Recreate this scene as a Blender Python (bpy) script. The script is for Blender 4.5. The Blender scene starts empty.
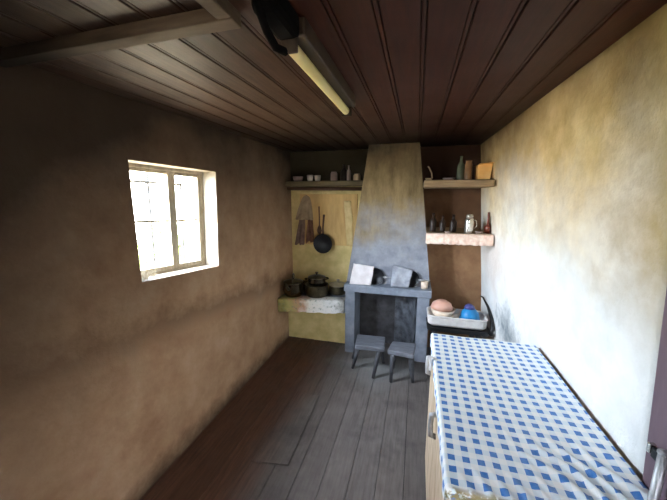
import bpy, bmesh, math, random
from mathutils import Vector, Matrix, noise
random.seed(7)
S = bpy.context.scene
C = S.collection
PI = math.pi

# ------------------------------------------------------------------ mesh helpers
def hexa(bm, p, mi=0):
    """p: 8 points, bottom ring (4, ccw from above) then top ring"""
    v = [bm.verts.new(q) for q in p]
    fs = [(3, 2, 1, 0), (4, 5, 6, 7), (0, 1, 5, 4), (1, 2, 6, 5), (2, 3, 7, 6), (3, 0, 4, 7)]
    out = []
    for f in fs:
        face = bm.faces.new([v[i] for i in f]); face.material_index = mi; out.append(face)
    return out

def box(bm, x0, x1, y0, y1, z0, z1, mi=0):
    return hexa(bm, [(x0, y0, z0), (x1, y0, z0), (x1, y1, z0), (x0, y1, z0),
                     (x0, y0, z1), (x1, y0, z1), (x1, y1, z1), (x0, y1, z1)], mi)

def lathe(bm, prof, c=(0, 0, 0), n=32, squash=1.0):
    """prof: list of (radius, z); revolved about z"""
    rings = []
    for r, z in prof:
        if r < 1e-5:
            rings.append([bm.verts.new((c[0], c[1], c[2] + z))])
        else:
            rings.append([bm.verts.new((c[0] + r * math.cos(2 * PI * k / n), c[1] + squash * r * math.sin(2 * PI * k / n), c[2] + z)) for k in range(n)])
    for a, b in zip(rings, rings[1:]):
        for k in range(n):
            k2 = (k + 1) % n
            if len(a) == 1 and len(b) == 1: continue
            if len(a) == 1: f = (a[0], b[k2], b[k])
            elif len(b) == 1: f = (a[k], a[k2], b[0])
            else: f = (a[k], a[k2], b[k2], b[k])
            try: bm.faces.new(f)
            except ValueError: pass

def tube(bm, pts, r, n=10, caps=True):
    """r: number or list; a round bar along pts"""
    pts = [Vector(p) for p in pts]
    rs = r if isinstance(r, (list, tuple)) else [r] * len(pts)
    rings = []; prev = None
    for i, p in enumerate(pts):
        t = (pts[min(i + 1, len(pts) - 1)] - pts[max(i - 1, 0)]).normalized()
        if prev is None:
            a = t.orthogonal().normalized()
        else:
            a = (prev - t * prev.dot(t)).normalized()
        prev = a
        b = t.cross(a)
        rings.append([bm.verts.new(p + (a * math.cos(2 * PI * k / n) + b * math.sin(2 * PI * k / n)) * rs[i]) for k in range(n)])
    for a, b in zip(rings, rings[1:]):
        for k in range(n):
            bm.faces.new((a[k], a[(k + 1) % n], b[(k + 1) % n], b[k]))
    if caps:
        bm.faces.new(rings[0][::-1]); bm.faces.new(rings[-1])

def grid(bm, nu, nv, fn, uvfn=None, mi=0):
    uvl = bm.loops.layers.uv.verify()
    vs = [[bm.verts.new(fn(i / nu, j / nv)) for j in range(nv + 1)] for i in range(nu + 1)]
    for i in range(nu):
        for j in range(nv):
            f = bm.faces.new((vs[i][j], vs[i + 1][j], vs[i + 1][j + 1], vs[i][j + 1])); f.material_index = mi
            for l, (a, b) in zip(f.loops, ((i, j), (i + 1, j), (i + 1, j + 1), (i, j + 1))):
                l[uvl].uv = uvfn(a / nu, b / nv) if uvfn else (a / nu, b / nv)
    return vs

def B(): return bmesh.new()

def obj(name, bm, mat, parent=None, smooth=False, bevel=0, solid=0, segs=2):
    me = bpy.data.meshes.new(name)
    bmesh.ops.recalc_face_normals(bm, faces=bm.faces[:])
    bm.to_mesh(me); bm.free()
    for m in (mat if isinstance(mat, list) else [mat]): me.materials.append(m)
    if smooth:
        for p in me.polygons: p.use_smooth = True
    o = bpy.data.objects.new(name, me); C.objects.link(o)
    if parent is not None: o.parent = parent
    if solid:
        m = o.modifiers.new('thickness', 'SOLIDIFY'); m.thickness = solid; m.offset = 0
    if bevel:
        m = o.modifiers.new('soft_edges', 'BEVEL'); m.width = bevel; m.segments = segs; m.limit_method = 'ANGLE'; m.angle_limit = math.radians(35)
    if smooth == 'auto' or (smooth and bevel):
        pass
    return o

def tag(o, label=None, cat=None, group=None, kind=None):
    if label: o['label'] = label
    if cat: o['category'] = cat
    if group: o['group'] = group
    if kind: o['kind'] = kind
    return o

def thing(name, label, cat, loc=(0, 0, 0), rz=0, group=None):
    o = bpy.data.objects.new(name, None); C.objects.link(o); o.empty_display_size = 0.05
    o.location = loc; o.rotation_euler = (0, 0, rz)
    return tag(o, label, cat, group)

def struct(name, bm, mat, parent=None, **k):
    o = obj(name, bm, mat, parent, **k)
    if parent is None: o['kind'] = 'structure'
    return o

def copy_tree(o, parent=None):
    c = o.copy(); C.objects.link(c)
    if parent is not None: c.parent = parent
    for ch in list(o.children): copy_tree(ch, c)
    return c

# ------------------------------------------------------------------ material helpers
def lin(c):  # sRGB 0-255 -> linear
    return tuple(((v / 255) / 12.92 if v / 255 <= 0.04045 else ((v / 255 + 0.055) / 1.055) ** 2.4) for v in c) + (1,)

class NT:
    def __init__(s, name):
        s.m = bpy.data.materials.new(name); s.m.use_nodes = True
        s.t = s.m.node_tree; s.n = s.t.nodes; s.b = s.n['Principled BSDF']
        s.tc = s.n.new('ShaderNodeTexCoord')
    def link(s, a, b): s.t.links.new(a, b)
    def val(s, sock, v):
        if hasattr(v, 'links') or isinstance(v, bpy.types.NodeSocket): s.link(v, sock)
        else: sock.default_value = v
    def noise(s, scale, detail=4, rough=.55, vec=None, stretch=None, dist=0):
        n = s.n.new('ShaderNodeTexNoise'); n.inputs['Scale'].default_value = scale; n.inputs['Detail'].default_value = detail
        n.inputs['Roughness'].default_value = rough; n.inputs['Distortion'].default_value = dist
        v = vec or s.tc.outputs['Object']
        if stretch:
            mp = s.n.new('ShaderNodeMapping'); mp.inputs['Scale'].default_value = stretch; s.link(v, mp.inputs[0]); v = mp.outputs[0]
        s.link(v, n.inputs['Vector']); return n.outputs['Fac']
    def ramp(s, fac, stops, interp='LINEAR'):
        r = s.n.new('ShaderNodeValToRGB'); r.color_ramp.interpolation = interp
        e = r.color_ramp.elements
        while len(e) < len(stops): e.new(0.5)
        for k, (p, c) in enumerate(stops):
            e[k].position = p; e[k].color = c if len(c) == 4 else tuple(c) + (1,)
        s.link(fac, r.inputs[0]); return r.outputs[0]
    def math(s, op, a, b=0.0, c=0.0, clamp=False):
        n = s.n.new('ShaderNodeMath'); n.operation = op; n.use_clamp = clamp
        for k, v in enumerate((a, b, c)): s.val(n.inputs[k], v)
        return n.outputs[0]
    def mix(s, fac, a, b, mode='MIX'):
        n = s.n.new('ShaderNodeMix'); n.data_type = 'RGBA'; n.blend_type = mode
        s.val(n.inputs[0], fac); s.val(n.inputs[6], a); s.val(n.inputs[7], b); return n.outputs[2]
    def mrange(s, v, a, b, c=0., d=1.):
        n = s.n.new('ShaderNodeMapRange'); s.val(n.inputs[0], v)
        for k, x in enumerate((a, b, c, d)): n.inputs[1 + k].default_value = x
        return n.outputs[0]
    def xyz(s, src='Object'):
        n = s.n.new('ShaderNodeSeparateXYZ'); s.link(s.tc.outputs[src], n.inputs[0]); return n.outputs
    def bump(s, h, strength=.3, dist=.01):
        n = s.n.new('ShaderNodeBump'); n.inputs['Strength'].default_value = strength; n.inputs['Distance'].default_value = dist
        s.link(h, n.inputs['Height']); s.link(n.outputs[0], s.b.inputs['Normal'])
    def done(s, col=None, rough=.8, metal=0., spec=None):
        if col is not None: s.val(s.b.inputs['Base Color'], col)
        s.val(s.b.inputs['Roughness'], rough); s.val(s.b.inputs['Metallic'], metal)
        if spec is not None: s.b.inputs['Specular IOR Level'].default_value = spec
        return s.m

def mottled(name, c1, c2, scale=12, rough=.7, metal=0., bump=.15, bd=.004, stretch=None, spec=None, detail=5):
    t = NT(name)
    f = t.noise(scale, detail, .6, stretch=stretch)
    t.bump(t.noise(scale * 2.5, 4, .6, stretch=stretch), bump, bd)
    return t.done(t.ramp(f, [(.3, lin(c1)), (.7, lin(c2))]), rough, metal, spec)

M = {}
# plaster of the left wall: brown limewash, smoked towards the ceiling; vignette and near-end shade put into the colour
def mat_wall_left():
    t = NT('smoked_shaded_plaster'); x, y, z = t.xyz()
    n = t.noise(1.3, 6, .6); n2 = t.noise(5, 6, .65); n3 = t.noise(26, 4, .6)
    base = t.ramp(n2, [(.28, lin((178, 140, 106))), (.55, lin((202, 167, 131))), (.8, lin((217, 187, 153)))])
    soot_shade_z = t.mrange(t.math('ADD', z, t.math('MULTIPLY', n, .8)), 1.35, 2.5)
    shade_y = t.mrange(t.math('ADD', t.math('SUBTRACT', t.math('MULTIPLY', z, .9), t.math('MULTIPLY', y, .8)), t.math('MULTIPLY', n, .7)), -.15, 1.15)
    darkening = t.math('MAXIMUM', soot_shade_z, t.math('MULTIPLY', shade_y, 1.0))
    col = t.mix(t.math('MULTIPLY', darkening, .95), base, lin((36, 27, 19)))
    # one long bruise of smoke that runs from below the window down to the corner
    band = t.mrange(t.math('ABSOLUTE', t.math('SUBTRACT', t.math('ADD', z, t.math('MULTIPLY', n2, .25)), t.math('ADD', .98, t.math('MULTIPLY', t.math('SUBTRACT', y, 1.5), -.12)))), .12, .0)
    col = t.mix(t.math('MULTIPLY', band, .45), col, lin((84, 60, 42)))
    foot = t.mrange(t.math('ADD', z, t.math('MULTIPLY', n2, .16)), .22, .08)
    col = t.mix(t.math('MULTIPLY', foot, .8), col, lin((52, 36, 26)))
    t.bump(t.math('ADD', t.math('MULTIPLY', n2, 1.0), t.math('MULTIPLY', n3, .35)), .35, .02)
    return t.done(col, .85, 0, .25)
def mat_wall_right():
    t = NT('limewashed_plaster'); x, y, z = t.xyz()
    n = t.noise(1.6, 6, .62); n2 = t.noise(6, 6, .65); n3 = t.noise(30, 4, .6)
    white = t.ramp(n2, [(.3, lin((226, 228, 224))), (.7, lin((246, 247, 244)))])
    yellow = t.ramp(n2, [(.25, lin((194, 163, 102))), (.6, lin((232, 207, 150))), (.85, lin((243, 226, 182)))])
    k = t.mrange(t.math('ADD', z, t.math('MULTIPLY', t.math('SUBTRACT', n, .5), 1.1)), 1.2, 1.85)
    col = t.mix(k, white, yellow)
    pink = t.mrange(t.math('ADD', t.math('ABSOLUTE', t.math('SUBTRACT', z, 1.08)), t.math('ADD', t.math('MULTIPLY', t.math('ABSOLUTE', t.math('SUBTRACT', y, 2.6)), .5), t.math('MULTIPLY', n2, .3))), .62, .2)
    col = t.mix(t.math('MULTIPLY', pink, .4), col, lin((226, 190, 168)))
    old = t.math('MULTIPLY', t.mrange(t.math('ADD', y, t.math('MULTIPLY', n2, .5)), 1.45, 1.15), t.mrange(t.math('ADD', z, t.math('MULTIPLY', n, .4)), 1.35, 1.6))
    col = t.mix(t.math('MULTIPLY', old, .75), col, lin((176, 150, 88)))
    darkening = t.mrange(t.math('ADD', t.math('SUBTRACT', z, t.math('MULTIPLY', n, .55)), t.math('MULTIPLY', y, .09)), 1.66, 2.05)  # brown soot near the ceiling, heavier towards the back
    col = t.mix(t.math('MULTIPLY', darkening, .9), col, lin((72, 50, 28)))
    # grey damp patch low in the far corner
    d = t.math('ADD', t.math('MULTIPLY', t.math('ABSOLUTE', t.math('SUBTRACT', y, 2.2)), 1.0), t.math('MULTIPLY', t.math('ABSOLUTE', t.math('SUBTRACT', z, .66)), 1.9))
    damp = t.mrange(t.math('ADD', d, t.math('MULTIPLY', t.noise(14, 5, .7), .9)), .95, .5)
    col = t.mix(t.math('MULTIPLY', damp, .8), col, lin((96, 110, 116)))
    t.bump(t.math('ADD', n2, t.math('MULTIPLY', n3, .3)), .45, .025)
    return t.done(col, .8, 0, .25)
def mat_wall_back():
    t = NT('ochre_plaster'); x, y, z = t.xyz()
    n = t.noise(2.2, 6, .62); n2 = t.noise(9, 5, .6)
    ochre = t.ramp(n2, [(.3, lin((196, 178, 116))), (.7, lin((226, 208, 148)))])
    brown = t.ramp(n2, [(.3, lin((128, 94, 66))), (.7, lin((160, 122, 88)))])
    side = t.mrange(x, -.2, -.15)
    col = t.mix(side, ochre, brown)
    darkening = t.mrange(t.math('ADD', z, t.math('MULTIPLY', t.math('SUBTRACT', n, .5), .25)), 1.6, 1.72)  # darker above shelf height
    col = t.mix(t.math('MULTIPLY', darkening, .96), col, lin((30, 25, 20)))
    upper_dark = t.mrange(t.math('ADD', z, t.math('MULTIPLY', t.math('SUBTRACT', n, .5), .6)), 1.0, 1.35)  # right side darker upwards
    col = t.mix(t.math('MULTIPLY', t.math('MULTIPLY', upper_dark, side), .75), col, lin((62, 40, 28)))
    t.bump(n2, .3, .015)
    return t.done(col, .85, 0, .2)
def mat_ceiling():
    t = NT('varnished_ceiling_boards'); x, y, z = t.xyz()
    bid = t.math('FLOOR', t.math('DIVIDE', x, .115))
    wn = t.n.new('ShaderNodeTexWhiteNoise'); wn.noise_dimensions = '1D'; t.link(bid, wn.inputs['W'])
    g = t.noise(9, 6, .65, stretch=(6, .5, 6)); n = t.noise(1.5, 5, .6)
    col = t.ramp(g, [(.3, lin((50, 24, 14))), (.7, lin((72, 37, 22)))])
    col = t.mix(t.math('MULTIPLY', wn.outputs[0], .35), col, lin((46, 22, 13)))
    grey = t.mrange(t.math('ADD', x, t.math('MULTIPLY', t.math('SUBTRACT', n, .5), .5)), -.25, -.7)  # greyer on the left: the window's sheen put into the board colour
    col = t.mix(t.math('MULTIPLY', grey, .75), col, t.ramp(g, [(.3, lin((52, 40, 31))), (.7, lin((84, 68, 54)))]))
    darkening = t.mrange(t.math('ADD', y, t.math('MULTIPLY', n, .8)), 2.1, 3.1)  # darker towards the back
    col = t.mix(t.math('MULTIPLY', darkening, .9), col, lin((22, 15, 11)))
    corner_shade = t.math('MULTIPLY', t.mrange(t.math('ADD', y, t.math('MULTIPLY', n, .7)), 1.35, .85), t.mrange(t.math('ADD', x, t.math('MULTIPLY', n, .4)), -.35, -.85))  # near-left corner: vignette dark put into the board colour
    col = t.mix(t.math('MULTIPLY', corner_shade, .8), col, lin((24, 18, 14)))
    t.bump(t.math('ADD', g, t.math('MULTIPLY', n, .6)), .12, .008)
    return t.done(col, t.mrange(n, .3, .7, .42, .6), 0, .22)
def mat_floor():
    t = NT('worn_floor_boards'); x, y, z = t.xyz()
    bid = t.math('FLOOR', t.math('DIVIDE', x, .15))
    wn = t.n.new('ShaderNodeTexWhiteNoise'); wn.noise_dimensions = '1D'; t.link(bid, wn.inputs['W'])
    g = t.noise(10, 6, .65, stretch=(6, .5, 1)); n = t.noise(2.2, 6, .62); n2 = t.noise(9, 5, .6)
    grey = t.ramp(t.math('ADD', t.math('MULTIPLY', g, .6), t.math('MULTIPLY', n2, .4)), [(.3, lin((86, 80, 77))), (.7, lin((132, 126, 122)))])
    brown = t.ramp(g, [(.3, lin((84, 52, 36))), (.7, lin((128, 84, 58)))])
    k = t.mrange(t.math('ADD', x, t.math('MULTIPLY', t.math('SUBTRACT', n, .5), .5)), -.72, -1.0)
    col = t.mix(t.math('MULTIPLY', k, .9), grey, brown)
    col = t.mix(t.math('MULTIPLY', wn.outputs[0], .45), col, lin((60, 50, 45)))
    col = t.mix(t.mrange(n, .52, .7, 0, .65), col, lin((44, 40, 38)))
    cool = t.mrange(t.math('ADD', t.math('MULTIPLY', t.math('ABSOLUTE', t.math('SUBTRACT', y, 2.62)), 1.2), t.math('ADD', t.math('ABSOLUTE', t.math('ADD', x, .3)), t.math('MULTIPLY', n2, .4))), .75, .3)  # cold pool of window light by the stools, put into the floor colour
    col = t.mix(t.math('MULTIPLY', cool, .6), col, lin((168, 172, 170)))
    t.bump(t.math('ADD', g, n2), .15, .006)
    return t.done(col, t.mrange(n2, .3, .7, .5, .75), 0, .4)
def mat_chimney():
    t = NT('smoked_chimney_render'); x, y, z = t.xyz()
    n = t.noise(2.6, 6, .62); n2 = t.noise(10, 5, .62); n3 = t.noise(5, 6, .7, stretch=(2.4, 2.4, .7))
    grey = t.ramp(n2, [(.3, lin((122, 126, 136))), (.7, lin((158, 161, 168)))])
    tan = t.ramp(n3, [(.3, lin((112, 96, 66))), (.7, lin((164, 144, 104)))])
    col = t.mix(t.mrange(t.math('ADD', z, t.math('MULTIPLY', t.math('SUBTRACT', n, .5), .9)), 1.12, 1.5), grey, tan)  # blue-grey below, tan above: smoke stain and fall of light both in the colour
    col = t.mix(t.mrange(t.math('ADD', z, t.math('MULTIPLY', t.math('SUBTRACT', n, .5), .6)), 1.68, 2.08, 0, .9), col, lin((52, 44, 32)))
    t.bump(t.math('ADD', n2, n3), .3, .015)
    return t.done(col, .8, 0, .25)
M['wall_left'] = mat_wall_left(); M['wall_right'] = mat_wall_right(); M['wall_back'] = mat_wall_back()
M['ceiling'] = mat_ceiling(); M['floor'] = mat_floor(); M['chimney'] = mat_chimney()
M['dark_gap'] = mottled('dark_board_backing', (16, 12, 10), (22, 17, 14), 8, .9)
M['reveal'] = mottled('white_window_paint', (120, 112, 98), (150, 142, 126), 10, .6)
M['winframe'] = mottled('weathered_white_frame', (160, 146, 122), (198, 184, 160), 16, .6, stretch=(3, 3, .6))
M['iron_bar'] = mottled('painted_iron', (60, 58, 55), (84, 82, 78), 30, .5)
t = NT('dusty_beam'); x, y, z = t.xyz(); n = t.noise(7, 5, .6, stretch=(.6, 2, 4))
c = t.ramp(n, [(.3, lin((82, 69, 55))), (.7, lin((118, 103, 85)))])
c = t.mix(t.mrange(t.math('ADD', x, t.math('MULTIPLY', n, .25)), -.55, -1.0, 0, .92), c, lin((22, 17, 13)))  # left end darkened: its fading into the dark corner is put into the colour
M['beam'] = t.done(c, .75, 0, .2)
M['conc'] = mottled('grey_cement', (106, 114, 126), (144, 152, 163), 9, .75, bump=.3, bd=.008)
M['sootbrick'] = mottled('sooty_hearth', (34, 32, 32), (80, 79, 82), 9, .8, bump=.4, bd=.01)
M['sootlit'] = mottled('lit_grey_soot', (36, 38, 42), (108, 113, 120), 13, .4, bump=.5, bd=.01)  # lighter grey-blue: reflected window light put into the soot colour
M['ironpan'] = mottled('black_iron', (10, 11, 13), (26, 27, 31), 18, .45, .3)
M['blackpot'] = mottled('fire_blackened_metal', (34, 32, 26), (104, 96, 74), 14, .28, .75)
M['burnished'] = mottled('burnished_pot_metal', (78, 70, 54), (120, 108, 86), 10, .18, .9, bump=.05)
M['lidsteel'] = mottled('dull_aluminium', (150, 144, 134), (186, 180, 168), 14, .35, .7)
M['chrome'] = mottled('bright_steel', (190, 188, 180), (222, 220, 212), 14, .22, .85)
M['rustysteel'] = mottled('worn_grey_steel', (140, 142, 144), (192, 194, 196), 20, .45, .3)
M['whitesheet'] = mottled('creased_white_paper', (214, 208, 206), (240, 236, 236), 12, .8)
M['greysheet'] = mottled('ash_grey_paper', (132, 136, 144), (176, 180, 188), 16, .8)
M['stool'] = mottled('grey_painted_wood', (88, 92, 100), (124, 128, 136), 12, .55, stretch=(.8, 5, 5))
M['stooldark'] = mottled('dark_stool_wood', (52, 52, 56), (82, 84, 90), 12, .6, stretch=(5, 5, .8))
M['shelfwood'] = mottled('smoky_shelf_wood', (120, 98, 70), (164, 138, 102), 9, .75, stretch=(.5, 5, 5))
M['lshelfwood'] = mottled('blackened_shelf_wood', (84, 74, 50), (120, 106, 74), 9, .75, stretch=(.5, 5, 5))
M['railwood'] = mottled('red_brown_rail', (70, 44, 30), (98, 66, 46), 9, .5, stretch=(.5, 5, 5))
M['lace'] = mottled('pink_white_lace_paper', (226, 186, 164), (248, 228, 214), 40, .8)
M['clothbrown'] = mottled('brown_rag', (96, 66, 50), (134, 96, 74), 16, .9)
M['strip'] = mottled('yellowed_strip', (206, 182, 122), (232, 212, 156), 12, .8)
M['board'] = mottled('tan_panel_board', (190, 152, 92), (224, 190, 122), 5, .65, stretch=(3, 3, .7))
M['clothtan'] = mottled('tan_rag', (150, 130, 102), (188, 166, 132), 16, .9)
M['clothgrey'] = mottled('mauve_grey_rag', (104, 80, 68), (140, 114, 98), 16, .9)
M['cream'] = mottled('cream_enamel', (222, 200, 176), (240, 222, 200), 7, .4)
M['pink'] = mottled('pink_plastic', (214, 158, 136), (228, 180, 158), 7, .4)
M['blue'] = mottled('sky_blue_plastic', (34, 128, 186), (48, 146, 204), 7, .4)
M['indigo'] = mottled('dull_indigo_plastic', (66, 66, 122), (82, 84, 142), 7, .45)
M['whitestone'] = mottled('chipped_white_enamel', (206, 200, 194), (240, 236, 230), 11, .45, detail=7)
M['rubber'] = mottled('black_rubber', (12, 12, 13), (24, 24, 26), 12, .5)
M['tablewood'] = mottled('bleached_table_wood', (170, 144, 114), (226, 208, 180), 7, .7, stretch=(4, 4, .7))
M['tablefront'] = mottled('honey_table_wood', (138, 98, 52), (184, 142, 84), 7, .6, stretch=(4, 4, .8))
M['purple'] = mottled('mauve_brown_door_paint', (98, 78, 88), (120, 98, 106), 6, .6, stretch=(3, 3, .6))
M['yellowtube'] = mottled('yellowed_diffuser', (244, 226, 150), (252, 240, 176), 6, .4)
M['lamphousing'] = mottled('browned_lamp_metal', (54, 44, 33), (82, 68, 52), 12, .5)
M['blacktape'] = mottled('sooty_cable', (7, 6, 5), (16, 13, 10), 14, .95, spec=.1)
M['brownglass'] = mottled('dark_brown_bottle', (26, 15, 10), (40, 24, 15), 6, .42, spec=.25)
M['greenglass'] = mottled('dusty_green_bottle', (70, 76, 58), (98, 104, 82), 6, .22)
M['amber'] = mottled('dusty_amber_jar', (116, 84, 52), (150, 112, 72), 8, .3)
M['orange'] = mottled('orange_carton', (244, 176, 88), (252, 214, 142), 6, .6)
M['redbrown'] = mottled('red_brown_bottle', (92, 40, 26), (118, 54, 36), 8, .3)
M['greyceramic'] = mottled('grey_pink_ceramic', (136, 116, 108), (164, 144, 134), 9, .4)
M['whiteceramic'] = mottled('off_white_ceramic', (196, 186, 172), (220, 212, 200), 9, .3)
M['clip'] = mottled('white_plastic_clip', (206, 206, 204), (226, 226, 224), 9, .4)
M['grass'] = mottled('sunlit_yard_earth', (150, 132, 104), (186, 168, 136), 3, .9)
M['leaf'] = mottled('sunny_leaves', (92, 120, 50), (150, 172, 88), 4, .7)
M['bark'] = mottled('grey_bark', (86, 72, 58), (120, 104, 86), 9, .9)
M['dry'] = mottled('dry_stems', (170, 160, 140), (206, 198, 180), 14, .8)

# the oilcloth edge on the stone counter: faded picture strip
t = NT('faded_oilcloth'); x, y, z = t.xyz(); n = t.noise(11, 5, .6)
c = t.ramp(t.math('ADD', t.mrange(x, -1.36, -.64, 0, .9), t.math('MULTIPLY', t.math('SUBTRACT', n, .5), .45)),
           [(.0, lin((132, 126, 62))), (.16, lin((184, 172, 104))), (.3, lin((206, 160, 124))), (.44, lin((248, 244, 234))), (.74, lin((238, 240, 238))), (.9, lin((130, 128, 122)))])
n2 = t.noise(34, 4, .6)
c = t.mix(t.mrange(n2, .56, .66, 0, .6), c, lin((110, 130, 112)))
M['oilcloth'] = t.done(c, .5)
# gingham tablecloth
t = NT('blue_gingham_oilcloth')
sep = t.n.new('ShaderNodeSeparateXYZ'); t.link(t.tc.outputs['UV'], sep.inputs[0])
def stripe(s):
    fr = t.math('FRACT', t.math('DIVIDE', s, .04))
    return t.math('LESS_THAN', t.math('ABSOLUTE', t.math('SUBTRACT', fr, .5)), .245)
a, b_ = stripe(sep.outputs[0]), stripe(sep.outputs[1])
both = t.math('MULTIPLY', a, b_); one = t.math('MAXIMUM', a, b_)
n = t.noise(5, 5, .6); n2 = t.noise(60, 3, .6)
c = t.mix(t.math('MULTIPLY', one, .5), lin((250, 252, 250)), lin((216, 234, 244)))
blue = t.ramp(n, [(.3, lin((30, 110, 190))), (.62, lin((46, 126, 204))), (.8, lin((96, 150, 200)))])
c = t.mix(t.math('MULTIPLY', both, t.mrange(n2, .3, .7, 1, .86)), c, blue)
hem = t.mrange(sep.outputs[1], .006, -.004)
c = t.mix(t.math('MULTIPLY', hem, t.mrange(t.noise(40, 3, .6), .4, .5)), c, lin((150, 136, 88)))
M['gingham'] = t.done(c, .42, 0, .5)
# window glass: thin, clear, with a faint reflection
t = NT('window_glass')
tr = t.n.new('ShaderNodeBsdfTransparent'); gl = t.n.new('ShaderNodeBsdfGlossy'); gl.inputs['Roughness'].default_value = .02
mx = t.n.new('ShaderNodeMixShader'); mx.inputs[0].default_value = .05
tr.inputs[0].default_value = (.97, .98, .97, 1)
t.link(tr.outputs[0], mx.inputs[1]); t.link(gl.outputs[0], mx.inputs[2])
t.link(mx.outputs[0], t.n['Material Output'].inputs[0]); M['glass'] = t.m

# ------------------------------------------------------------------ the room
CEIL = 2.053
LX = -1.355
YB = 3.13                 # back of the room
YF = -1.25                # behind the camera
def wr(y, z): return .565 - .0115 * y + (.062 + .0105 * (y - 1)) * (CEIL - z)      # the right wall leans out

def plank_floor():
    bm = B(); w = .15; x = -1.5
    while x < .95:
        g = .0012
        box(bm, x + g, x + w - g, YF - .1, YB + .4, -.03, random.uniform(-.0015, .0015))
        x += w
    box(bm, -1.6, 1.0, YF - .1, YB + .4, -.08, -.028, 1)
    return bm
struct('floor', plank_floor(), [M['floor'], M['dark_gap']], bevel=.002)

def plank_ceiling():
    bm = B(); w = .115; x = math.floor(-1.6 / w) * w
    while x < .8:
        g = .0018
        box(bm, x + g, x + w - g - .0135, YF - .1, YB + .1, CEIL, CEIL + .02)
        box(bm, x + w - g - .0115, x + w - g, YF - .1, YB + .1, CEIL + .002, CEIL + .02)    # the bead along every board
        x += w
    box(bm, -1.7, 1.0, YF - .1, YB + .1, CEIL + .012, CEIL + .06, 1)
    return bm
struct('ceiling', plank_ceiling(), [M['ceiling'], M['dark_gap']], bevel=.003)

# left wall with its crooked window opening
QW = [(1.182, 1.157), (1.803, 1.100), (1.843, 1.757), (1.186, 1.767)]     # (y, z) bl, br, tr, tl
WT = .17
def wall_left():
    bm = B()
    out = [(YF, -.05), (YB + .3, -.05), (YB + .3, CEIL + .06), (YF, CEIL + .06)]
    fo = [bm.verts.new((LX, y, z)) for y, z in out]; fi = [bm.verts.new((LX, y, z)) for y, z in QW]
    bo = [bm.verts.new((LX - WT, y, z)) for y, z in out]; bi = [bm.verts.new((LX - WT, y, z)) for y, z in QW]
    for k in range(4):
        j = (k + 1) % 4
        bm.faces.new((fo[k], fo[j], fi[j], fi[k])); bm.faces.new((bo[k], bo[j], bi[j], bi[k]))
        bm.faces.new((fo[k], fo[j], bo[j], bo[k]))
        f = bm.faces.new((fi[k], fi[j], bi[j], bi[k])); f.material_index = 1
    return bm
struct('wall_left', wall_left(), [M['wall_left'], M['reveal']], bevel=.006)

def wall_right():
    bm = B()
    def pt(u, v):
        y = .882 + u * (YB + .25 - .882); z = -.02 + v * (CEIL + .03)
        d = noise.noise(Vector((y * 1.7, z * 1.7, 3))) * .012 + noise.noise(Vector((y * 5, z * 5, 8))) * .005
        return (wr(y, z) + d * min(1, (CEIL - z) * 5 + .2) * min(1, (y - .86) * 6) * .7, y, z)
    grid(bm, 70, 60, pt)
    return bm
w = struct('wall_right', wall_right(), M['wall_right'], smooth=True)
md = w.modifiers.new('thickness', 'SOLIDIFY'); md.thickness = .18; md.offset = 1
# keep the thickness on the outer side: the room side is the modelled one
def wall_near():
    bm = B()
    for y0, y1, z0, z1 in ((YF, -.10, 0, CEIL + .05), (-.10, .882, 1.98, CEIL + .05)):
        hexa(bm, [(wr(y0, z0), y0, z0), (wr(y0, z0) + .2, y0, z0), (wr(y1, z0) + .2, y1, z0), (wr(y1, z0), y1, z0),
                  (wr(y0, z1), y0, z1), (wr(y0, z1) + .3, y0, z1), (wr(y1, z1) + .3, y1, z1), (wr(y1, z1), y1, z1)])
    return bm
struct('wall_right_near', wall_near(), M['wall_right'])
bm = B(); box(bm, LX - .2, 1.0, YB, YB + .14, -.05, CEIL + .05)
struct('wall_back', bm, M['wall_back'])
DX0, DX1 = -.06, .05  # edges of the added door gap behind the camera
bm = B(); box(bm, LX - .2, DX0, YF - .12, YF, -.05, CEIL + .05); box(bm, DX1 + .45, 1.0, YF - .12, YF, -.05, CEIL + .05); box(bm, DX0, DX1 + .45, YF - .12, YF, 1.92, CEIL + .05); box(bm, DX0, DX1 + .45, YF - .12, YF, -.05, -.002)
struct('wall_front', bm, M['wall_right'])

# ochre masonry front below the counter (part of the wall)
bm = B(); box(bm, LX - .02, -.655, 2.97, YB + .02, -.02, .43)
struct('wall_plinth', bm, M['wall_back'])

# window: frame, mullion, glazing bars, panes
def qmap(u, v, x):
    (y0, z0), (y1, z1), (y2, z2), (y3, z3) = QW
    y = (y0 * (1 - u) + y1 * u) * (1 - v) + (y3 * (1 - u) + y2 * u) * v
    z = (z0 * (1 - u) + z1 * u) * (1 - v) + (z3 * (1 - u) + z2 * u) * v
    return (x, y, z)
def qbar(bm, u0, u1, v0, v1, xa, xb):
    hexa(bm, [qmap(u0, v0, xa), qmap(u0, v0, xb), qmap(u1, v0, xb), qmap(u1, v0, xa),
              qmap(u0, v1, xa), qmap(u0, v1, xb), qmap(u1, v1, xb), qmap(u1, v1, xa)])
win = bpy.data.objects.new('window_1', None); C.objects.link(win); win['kind'] = 'structure'
xa, xb = LX - .165, LX - .11
bm = B()
qbar(bm, -.002, .018, 0, 1, xa, xb); qbar(bm, .975, 1.002, 0, 1, xa, xb)
qbar(bm, .018, .975, -.002, .02, xa, xb); qbar(bm, .018, .975, .972, 1.002, xa, xb)
obj('window_frame', bm, M['winframe'], win, bevel=.004)
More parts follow.
